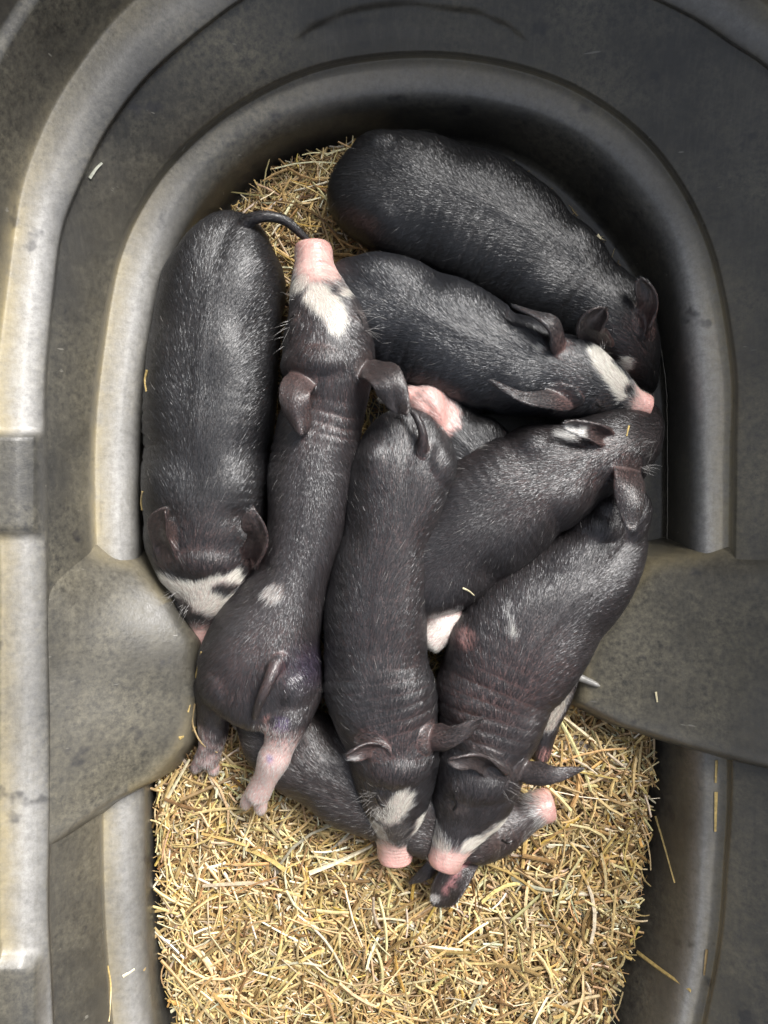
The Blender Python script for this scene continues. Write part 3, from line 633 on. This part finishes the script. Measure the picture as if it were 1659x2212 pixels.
# C  middle, rump up with curled tail, head at the bottom
piglet([(890,912,.075,40,.030),(884,938,.080,88,.046),(875,1000,.085,112,.052),(860,1080,.087,112,.054),(838,1180,.088,108,.054),(815,1276,.088,108,.053),(811,1395,.088,112,.053),(818,1474,.090,117,.053),(832,1534,.092,113,.050),(846,1594,.094,104,.047),(851,1645,.092,95,.044),(853,1692,.086,84,.040),(854,1734,.078,70,.035),(855,1774,.070,57,.029),(855,1805,.064,46,.025),(855,1832,.060,41,.022),(855,1850,.058,40,.021),(855,1857,.058,35,.018)],
  ears=[dict(pts=[(850,1642,.118),(808,1615,.138),(746,1630,.150)], hw=35, open=(.05,.5,.85), cup=1.15),
        dict(pts=[(915,1600,.122),(985,1588,.142),(1044,1548,.142)], hw=37, open=(.05,.15,-1), cup=.9, curl=-.5, horn=True)],
  tail=[(908,990,.128,18),(914,945,.142,11),(903,908,.144,8),(888,888,.14,7),(866,880,.132,6)],
  bulges=[(820,1010,.08,55,85,.05,5),(935,1010,.08,52,85,.05,-5),(760,1450,.08,55,100,.045,0),(870,1450,.08,55,100,.045,0),(852,1640,.095,96,60,.043,0)],
  patches=[dict(pts=[(868,1728,.115),(845,1755,.105)], r=24, **WH), dict(pts=[(812,1775,.08),(826,1795,.075)], r=18, a=.75, **WH), dict(pts=[(905,1760,.08),(892,1795,.075)], r=11, **WH),
           dict(pts=[(860,1790,.10),(860,1815,.09)], r=17, skin=(.09,.08,.08), hair=(.06,.06,.065), dens=.7), dict(pts=[(820,1620,.13),(900,1590,.13)], r=50, a=.5, **BR), dict(pts=[(850,1000,.13),(850,1400,.14)], r=80, a=.35, **BR),
           dict(pts=[(955,925,.09)], r=20, skin=PINK*.8, hair=(.6,.55,.5), a=.7)],
  wrinkles=[(770,1520,.10,90,0.0029,.014),(870,1535,.13,95,0.0023,.015)],
  eyes=[[(812,1722),(818,1735),(830,1742)]],
  whiskers=[(800,1715,9,16,-.8,.2,.016),(815,1750,8,12,-.8,.6,.016),(808,1790,6,10,-.8,.4,.012)], label='middle piglet of the pile, curled tail at the top, pink snout down on the straw', skin=(.042,.034,.035), hair=(.028,.027,.029), grey=.16)
# D  top right, darkest
piglet([(742,400,.050,45,.028),(768,408,.055,95,.045),(850,422,.060,130,.055),(960,452,.062,140,.058),(1080,510,.062,136,.057),(1180,585,.062,118,.053),(1270,655,.064,98,.048),(1325,705,.064,86,.044),(1358,758,.054,64,.038),(1374,798,.042,44,.028),(1382,826,.030,36,.022),(1384,838,.024,31,.020)],
  ears=[dict(pts=[(1392,716,.090),(1402,655,.118),(1382,600,.130)], hw=34, open=(-.6,.0,.75), cup=1.10),
        dict(pts=[(1295,748,.095),(1275,705,.125),(1312,664,.140)], hw=40, open=(-.2,.3,.9), cup=0.88, curl=.8)],
  tail=[(768,372,.085,13),(745,356,.088,10),(731,370,.080,8),(726,396,.070,5)],
  bulges=[(835,365,.055,85,60,.048,20),(850,490,.055,95,60,.050,15),(1150,640,.055,90,55,.045,40),(1230,560,.055,90,50,.045,40)],
  patches=[dict(pts=[(1330,760,.10),(1400,700,.10)], r=45, a=.5, **BR), dict(pts=[(1352,795,.08)], r=14, **WH)],
  wrinkles=[(1060,600,.09,130,0.0029,.015),(1200,640,.09,80,0.0022,.012)],
  label='largest darkest piglet curled along the top right wall with its rump in the straw', hair=(.013,.013,.014), skin=(.02,.018,.018), grey=.10, snout=False)
# E  below it, white blaze
piglet([(735,605,.060,50,.035),(768,632,.065,88,.046),(840,672,.070,117,.053),(930,717,.073,128,.056),(1030,766,.077,121,.054),(1110,790,.082,106,.050),(1180,806,.087,94,.046),(1240,822,.089,86,.043),(1290,840,.087,66,.037),(1330,858,.083,47,.030),(1362,872,.080,34,.024),(1383,879,.079,31,.022),(1394,882,.079,30,.021),(1399,883,.079,25,.017)],
  ears=[dict(pts=[(1222,772,.118),(1195,700,.148),(1106,658,.134)], hw=34, open=(-.25,.4,-.9), cup=.55, horn=True),
        dict(pts=[(1262,848,.104),(1150,862,.145),(1058,820,.140)], hw=34, open=(.0,.35,-.9), cup=.55, horn=True)],
  bulges=[(830,615,.06,90,55,.045,20),(840,740,.06,90,60,.05,25),(1080,740,.07,80,50,.04,20),(1050,835,.06,90,55,.045,20)],
  patches=[dict(pts=[(1290,772,.115),(1318,808,.115),(1345,850,.105)], r=22, **WH), dict(pts=[(1300,765,.11),(1320,780,.11)], r=14, **WH), dict(pts=[(1168,757,.13)], r=13, a=.8, **WH), dict(pts=[(1355,852,.10)], r=10, skin=(.05,.045,.045), hair=(.03,.03,.03)), dict(pts=[(1220,870,.12),(1220,760,.12)], r=30, a=.7, **BR)],
  wrinkles=[(900,800,.09,90,0.0014,.014),(1200,870,.10,50,0.0018,.009)],
  eyes=[[(1288,872),(1296,878),(1306,878)]],
  whiskers=[(1300,760,8,14,-.1,-1,.012)], label='piglet with broad white blaze and round pink snout resting on a neighbour at right', hair=(.020,.021,.025), grey=.2)
# G  mostly buried, pink ham showing
piglet([(900,870,.050,36,.03),(925,900,.055,70,.042),(985,960,.056,92,.046),(1045,1020,.054,92,.046),(1100,1080,.050,80,.042),(1150,1130,.045,60,.035),(1180,1160,.04,30,.02)],
  bulges=[(918,878,.075,46,46,.035,0),(938,900,.075,30,48,.036,-20),(890,860,.078,34,26,.025,10)],
  legs=[dict(pts=[(900,880,.07,30),(866,858,.068,20),(835,858,.062,15),(822,866,.058,11)])],
  patches=[dict(pts=[(880,850,.09),(935,905,.09)], r=58, skin=PINK*1.0, hair=(.75,.60,.58), dens=.45, soft=.12), dict(pts=[(835,858,.08)], r=22, skin=(.45,.36,.34), hair=(.6,.6,.58))],
  snout=False, hairs=36000, label='piglet buried under the pile, only a bright pink haunch and dark flank showing', hair=(.022,.021,.022))
# F  middle right, back arched, drooping ear
piglet([(858,1292,.060,65,.040),(918,1232,.068,114,.050),(1000,1152,.075,134,.055),(1090,1082,.081,134,.056),(1180,1034,.087,115,.052),(1250,1002,.091,95,.047),(1310,972,.091,84,.044),(1350,955,.084,76,.039),(1374,935,.072,54,.032),(1386,912,.058,38,.024),(1390,898,.05,28,.02)],
  ears=[dict(pts=[(1318,952,.125),(1270,930,.146),(1216,918,.144)], hw=29, open=(0,.1,1), cup=1.10, curl=.8),
        dict(pts=[(1340,968,.098),(1366,1055,.146),(1362,1144,.146)], hw=46, open=(-.2,.1,-.9), cup=.5)],
  bulges=[(1000,1060,.07,100,60,.05,-35),(1200,1090,.07,100,45,.045,-30),(1130,980,.075,90,55,.05,-25),(1345,1000,.082,52,58,.036,0)],
  legs=[dict(pts=[(1010,1310,.045,36),(965,1350,.075,32),(925,1385,.078,34)])],
  patches=[dict(pts=[(1030,958,.10),(1048,952,.10)], r=12, skin=(.5,.48,.45), hair=(.7,.7,.68)), dict(pts=[(1130,1060,.14),(1330,980,.14)], r=60, a=.6, **BR),
           dict(pts=[(975,1340,.09),(920,1390,.09)], r=40, skin=(.50,.34,.32), hair=(.72,.70,.67), soft=.2, flat=False), dict(pts=[(1225,932,.145),(1250,938,.145)], r=13, skin=(.40,.38,.36), hair=(.6,.6,.6))],
  wrinkles=[],
  whiskers=[(1392,1010,6,16,.9,.3,.014),(1385,960,5,8,.9,0,.012)], label='piglet lying diagonally at right, head against the wall, one broad ear hanging down', skin=(.046,.034,.034), hair=(.028,.025,.026), grey=.2, snout=False)
# H  lower right, snout on the straw
piglet([(1350,1130,.055,36,.030),(1330,1165,.060,68,.040),(1270,1232,.066,104,.050),(1190,1312,.072,130,.055),(1115,1402,.076,140,.056),(1072,1490,.078,128,.054),(1052,1570,.080,110,.050),(1040,1630,.081,100,.047),(1025,1692,.079,93,.044),(1006,1750,.077,80,.038),(988,1793,.080,59,.031),(971,1828,.083,44,.026),(963,1850,.083,39,.024),(959,1862,.083,39,.024),(957,1869,.083,34,.020)],
  ears=[dict(pts=[(1080,1668,.112),(1034,1642,.138),(968,1640,.150)], hw=35, open=(.05,.5,.85), cup=1.15),
        dict(pts=[(1122,1668,.112),(1195,1674,.130),(1262,1660,.120)], hw=31, open=(0,.25,-1), cup=.8, horn=True)],
  bulges=[(1350,1130,.06,40,80,.045,20),(1230,1230,.06,80,60,.05,-45),(1000,1480,.07,60,90,.045,10),(1130,1500,.07,50,100,.045,20),(1030,1680,.085,92,60,.04,0),(1000,1378,.078,34,42,.03,0),(1285,1150,.062,75,60,.042,0),(1305,1115,.060,55,60,.040,0)],
  legs=[dict(pts=[(1215,1420,.05,50),(1208,1500,.045,30),(1180,1570,.04,26),(1168,1640,.036,18)])],
  patches=[dict(pts=[(1103,1330,.14),(1112,1380,.14)], r=9, skin=(.10,.09,.09), hair=(.7,.69,.66), soft=.6, a=.8), dict(pts=[(1080,1768,.08),(1005,1808,.085)], r=15, **WH), dict(pts=[(940,1785,.08),(955,1808,.08)], r=15, a=.5, **WH),
           dict(pts=[(1000,1378,.10)], r=26, skin=(.24,.13,.12), dens=.4), dict(pts=[(1020,1490,.13),(1150,1450,.12)], r=90, a=.6, **BR), dict(pts=[(1225,1470,.07),(1190,1560,.06)], r=26, skin=(.40,.32,.28), hair=(.6,.57,.5), flat=False), dict(pts=[(1172,1630,.04)], r=20, skin=(.5,.25,.22))],
  wrinkles=[(1040,1560,.12,110,0.0029,.014),(990,1720,.11,45,0.0025,.008)],
  eyes=[[(985,1708),(981,1722),(986,1738),(980,1750)]],
  whiskers=[(935,1760,7,12,-.8,.3,.013),(1100,1700,9,10,.8,.4,.014)], label='piglet with a cream stripe along its snout and one ear sticking out over straw', skin=(.047,.037,.037), hair=(.031,.028,.030), grey=.2)
# I  underneath, head turned to the right
piglet([(535,1535,.045,36,.028),(585,1568,.050,80,.040),(665,1630,.052,95,.045),(760,1682,.052,98,.046),(850,1728,.050,90,.044),(930,1765,.050,82,.040),(1000,1787,.046,80,.035),(1060,1784,.042,66,.032),(1108,1768,.041,50,.028),(1146,1751,.043,38,.024),(1170,1743,.044,35,.022),(1184,1740,.044,35,.021),(1192,1738,.044,30,.018)],
  ears=[dict(pts=[(1020,1828,.062),(980,1892,.070),(936,1956,.056)], hw=46, open=(-.1,-.1,1), cup=.9),
        dict(pts=[(970,1848,.060),(930,1880,.062),(884,1908,.048)], hw=27, open=(0,0,-1), cup=.6, horn=True)],
  bulges=[(640,1590,.05,80,70,.042,30),(1020,1800,.05,70,60,.035,0)],
  patches=[dict(pts=[(560,1550,.08),(900,1780,.08)], r=110, skin=(.10,.065,.06), a=.8, hair=(.045,.038,.036)), dict(pts=[(1008,1850,.07),(985,1890,.07),(958,1930,.07)], r=8, skin=(.36,.17,.17), dens=.2, soft=.8), dict(pts=[(940,1948,.07)], r=14, skin=(.35,.3,.28), hair=(.6,.6,.6), dens=.6),
           dict(pts=[(1060,1800,.08),(1100,1790,.08)], r=50, skin=(.10,.07,.066), a=.6, dens=.5), dict(pts=[(1140,1790,.05),(1160,1770,.05)], r=14, skin=(.4,.34,.3), hair=(.5,.48,.44), a=.3)],
  eyes=[[(1084,1814),(1094,1820),(1106,1817)]],
  wrinkles=[(1100,1800,.07,40,0.0018,.007)],
  label='brownish piglet lying lowest under the others, its two ears spread on the straw', hair=(.042,.033,.032), skin=(.075,.052,.050), pinklen=.85)

# ------------------------------------------------------------------ straw
PAL = np.array([[.76,.56,.25],[.58,.39,.16],[.84,.67,.35],[.43,.27,.11],[.92,.82,.58],[.66,.49,.25],[.25,.15,.06],[.76,.51,.14]])
PW = np.array([.22,.18,.18,.13,.08,.12,.06,.03]); PW /= PW.sum()
def stalks(cx, cy, cz, L_, wd, yaw, pitch, bend, col, nseg=4):
    n = len(cx); u = np.linspace(-.5, .5, nseg + 1)
    d = np.stack([np.cos(yaw) * np.cos(pitch), np.sin(yaw) * np.cos(pitch), np.sin(pitch)], 1); s = np.stack([-np.sin(yaw), np.cos(yaw), 0 * yaw], 1)
    up = np.cross(d, s); tilt = rng.normal(0, .35, n)
    s2 = s * np.cos(tilt)[:, None] + up * np.sin(tilt)[:, None]; up2 = np.cross(d, s2)
    c = np.stack([cx, cy, cz], 1)
    vs = []
    for k, uu in enumerate(u):
        b_ = (uu * uu * 4 - .3); p = c + d * (L_ * uu)[:, None] + s * (bend * L_ * b_)[:, None] + np.array([0, 0, -1.]) * (np.abs(bend) * .3 * L_ * b_)[:, None]
        ww = wd * (1 - 0.25 * max(uu, 0) * 2); h = wd * .32
        vs += [p - s2 * ww[:, None] * .5, p + up2 * h[:, None], p + s2 * ww[:, None] * .5, p - up2 * h[:, None] * .6]
    v = np.stack(vs, 1).reshape(-1, 3); m = 4 * (nseg + 1); i0 = np.arange(n)[:, None] * m; f = []
    for k in range(nseg):
        for j in range(4): f.append(i0 + np.array([k * 4 + j, k * 4 + (j + 1) % 4, k * 4 + 4 + (j + 1) % 4, k * 4 + 4 + j]))
    f.append(i0 + np.array([3, 2, 1, 0])); f.append(i0 + nseg * 4 + np.array([0, 1, 2, 3]))
    return v, np.concatenate(f, 0), np.repeat(col, m, axis=0)
floor_poly = np.array([P(x, y, .02)[:2] for x, y in base1])
def bedtop(p):
    """height of the bed of straw"""
    y = p[:, 1]; q = np.c_[p, np.zeros(len(p))]
    low = sstep(-.22, -.30, y)
    nb = np.exp(-(((p[:, 0] + .09) / .10) ** 2 + ((y - .36) / .11) ** 2))
    return .012 + .022 * low + .03 * nb + .005 * noise(q, 28, 3)
def scatter(n, box, layers, Lr, Wr, zoff=0):
    (x0, y0, x1, y1) = box
    a, b_ = P(x0, y1, .03), P(x1, y0, .03)
    p = np.c_[rng.uniform(a[0], b_[0], n), rng.uniform(a[1], b_[1], n)]
    sdp = seg_dist(p, floor_poly); yaw = rng.uniform(0, np.pi * 2, n); L_ = np.exp(rng.uniform(np.log(Lr[0]), np.log(Lr[1]), n))
    e1 = seg_dist(p + .5 * L_[:, None] * np.c_[np.cos(yaw), np.sin(yaw)], floor_poly); e2 = seg_dist(p - .5 * L_[:, None] * np.c_[np.cos(yaw), np.sin(yaw)], floor_poly)
    ok = (sdp > .003) & (np.minimum(e1, e2) > -.013 * rng.random(n) ** 2); p, yaw, L_ = p[ok], yaw[ok], L_[ok]; n = len(p)
    z = bedtop(p) - layers * rng.random(n) ** 1.1 + zoff
    ci = rng.choice(len(PAL), n, p=PW); col = PAL[ci] * rng.uniform(.45, 1.1, (n, 1)) * (1 + .05 * rng.normal(size=(n, 3)))
    return stalks(p[:, 0], p[:, 1], z, L_, rng.uniform(Wr[0], Wr[1], n), yaw, rng.normal(0, .2, n), rng.normal(0, .08, n), np.clip(col, 0, .9))
def joinv(ls):
    V_, F_, C2 = [], [], []; o = 0
    for v, f, c in ls: V_.append(v); F_.append(f + o); C2.append(c); o += len(v)
    return np.vstack(V_), np.vstack(F_), np.vstack(C2)
LOW = (240, 1480, 1500, 2560); UPL = (400, 260, 840, 620)
v, f, c = joinv([scatter(21000, LOW, .022, (.005, .036), (.0004, .0020)), scatter(8500, LOW, .012, (.015, .065), (.0012, .0038), .001), scatter(420, LOW, .004, (.05, .13), (.0014, .0032), .003), scatter(3500, LOW, .006, (.004, .012), (.0020, .0042), .0), scatter(260, LOW, .003, (.04, .09), (.0026, .0050), .004),
                 scatter(5200, UPL, .016, (.008, .035), (.0008, .0022)), scatter(420, UPL, .004, (.03, .06), (.0012, .0028), .003), scatter(70, UPL, .006, (.05, .09), (.0016, .0032), .009), scatter(500, (1000, 300, 1450, 620), .004, (.006, .02), (.0006, .0015), -.006), scatter(5000, (320, 600, 1000, 1500), .01, (.015, .04), (.001, .002))])
tag(mk('straw_bedding', v, f, M_STRAW, smooth=False, col=c), kind='stuff')
# packed litter below the stalks
xs = np.arange(-.34, .34, .004); ys = np.arange(-.74, .44, .004); X, Y = np.meshgrid(xs, ys); p = np.c_[X.ravel(), Y.ravel()]
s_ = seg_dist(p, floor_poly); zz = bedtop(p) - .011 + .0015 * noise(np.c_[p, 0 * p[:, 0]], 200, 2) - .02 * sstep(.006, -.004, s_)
vis = (p[:, 1] < -.17) | ((p[:, 0] < .0) & (p[:, 1] > .22)) | (p[:, 0] < -.02)
id_ = np.arange(len(p)).reshape(X.shape); f = np.stack([id_[:-1, :-1], id_[:-1, 1:], id_[1:, 1:], id_[1:, :-1]], -1).reshape(-1, 4)
f = f[((s_[f] > -.002) & vis[f]).all(1)]; used = np.unique(f); re = np.zeros(len(p), int); re[used] = np.arange(len(used))
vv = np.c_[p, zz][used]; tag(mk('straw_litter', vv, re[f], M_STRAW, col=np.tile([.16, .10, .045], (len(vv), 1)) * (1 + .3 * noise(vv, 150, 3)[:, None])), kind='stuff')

# ------------------------------------------------------------------ loose stalks lying on the tank and on the animals
dg = bpy.context.evaluated_depsgraph_get(); dg.update()
def surf(px, py):
    t = P(px, py, 0.0); d = Vector(t - CAMP).normalized(); r = S.ray_cast(dg, Vector(CAMP), d)
    return np.array(r[1]) if r[0] else t
def loose(pts, wd, col, label, lift=.0012):
    q = np.array([surf(x, y) for x, y in pts]); q[:, 2] += lift
    c = catmull(q, 14); T = unit(np.gradient(c, axis=0)); sd_ = unit(np.cross(T, np.array([0, 0, 1.]))); up = np.cross(sd_, T)
    u = np.linspace(0, 1, 14); w_ = (wd * (1 - .35 * u))[:, None]
    v = np.stack([c - sd_ * w_ * .5, c + up * w_ * .3, c + sd_ * w_ * .5, c - up * w_ * .2], 1).reshape(-1, 3); f = []
    for k in range(13):
        for j in range(4): f.append([k * 4 + j, k * 4 + (j + 1) % 4, k * 4 + 4 + (j + 1) % 4, k * 4 + 4 + j])
    f += [[3, 2, 1, 0], [52, 53, 54, 55]]
    o = mk('straw_stalk', v, f, M_STRAW, smooth=False, col=np.tile(col, (len(v), 1))); tag(o, label, 'straw stalk', 'loose straw stalks')
GO, PA, BN = (.62, .46, .18), (.72, .64, .42), (.42, .30, .14)
loose([(436,1408),(424,1460),(407,1538)], .0028, GO, 'long golden stalk hanging beside the edge of the left panel')
loose([(421,1520),(416,1560),(436,1605),(470,1625)], .0024, BN, 'curled brown stalk beside the pale hind foot at left')
loose([(388,1594),(424,1570)], .0040, GO, 'short wide yellow stalk by the lower corner of the left panel')
loose([(352,1742),(410,1640)], .0038, PA, 'pale broad stalk leaning under the left panel')
loose([(312,2095),(336,2020),(420,1985),(560,1995)], .0040, BN, 'long bent brown stalk arching over the left edge of the bedding')
loose([(266,2108),(292,2092)], .0034, PA, 'short white stalk lying on the lower left ledge')
loose([(233,2085),(240,2130),(236,2205)], .0024, GO, 'thin yellow stalk standing along the lower left ledge corner')
loose([(194,386),(208,366),(221,353)], .0040, (.32,.33,.27), 'pale grey green sliver stuck on the upper left wall')
loose([(318,800),(314,822),(317,846)], .0030, GO, 'small yellow stalk wedged high between left piglet and wall')
loose([(309,1062),(306,1082),(308,1102)], .0030, GO, 'small yellow stalk wedged low between left piglet and wall, near its ear')
loose([(1290,508),(1298,516),(1308,520)], .0030, PA, 'tiny pale stalk in the dark gap behind the upper right piglet')
loose([(1416,1762),(1436,1830),(1457,1906)], .0032, GO, 'straight yellow stalk leaning out over the right edge of the bedding')
loose([(1376,2056),(1430,2096),(1491,2139)], .0062, GO, 'broad flat golden stalk lying across the lower right wall')
loose([(1547,1642),(1545,1690)], .0032, GO, 'upper yellow stalk caught on the right ledge under the panel')
loose([(1546,1710),(1544,1795)], .0036, GO, 'lower longer yellow stalk caught on the right ledge')
loose([(1526,2050),(1520,2105)], .0032, BN, 'brown stalk lying low on the curving right ledge')
loose([(1416,1494),(1419,1516)], .0024, PA, 'tiny pale chip of straw on the right panel')
loose([(999,1270),(1012,1276),(1024,1286)], .0020, PA, 'small forked pale straw on the dark flank of a piglet')
loose([(1358,920),(1353,942)], .0018, GO, 'tiny yellow straw on the head of the piglet at the right wall')
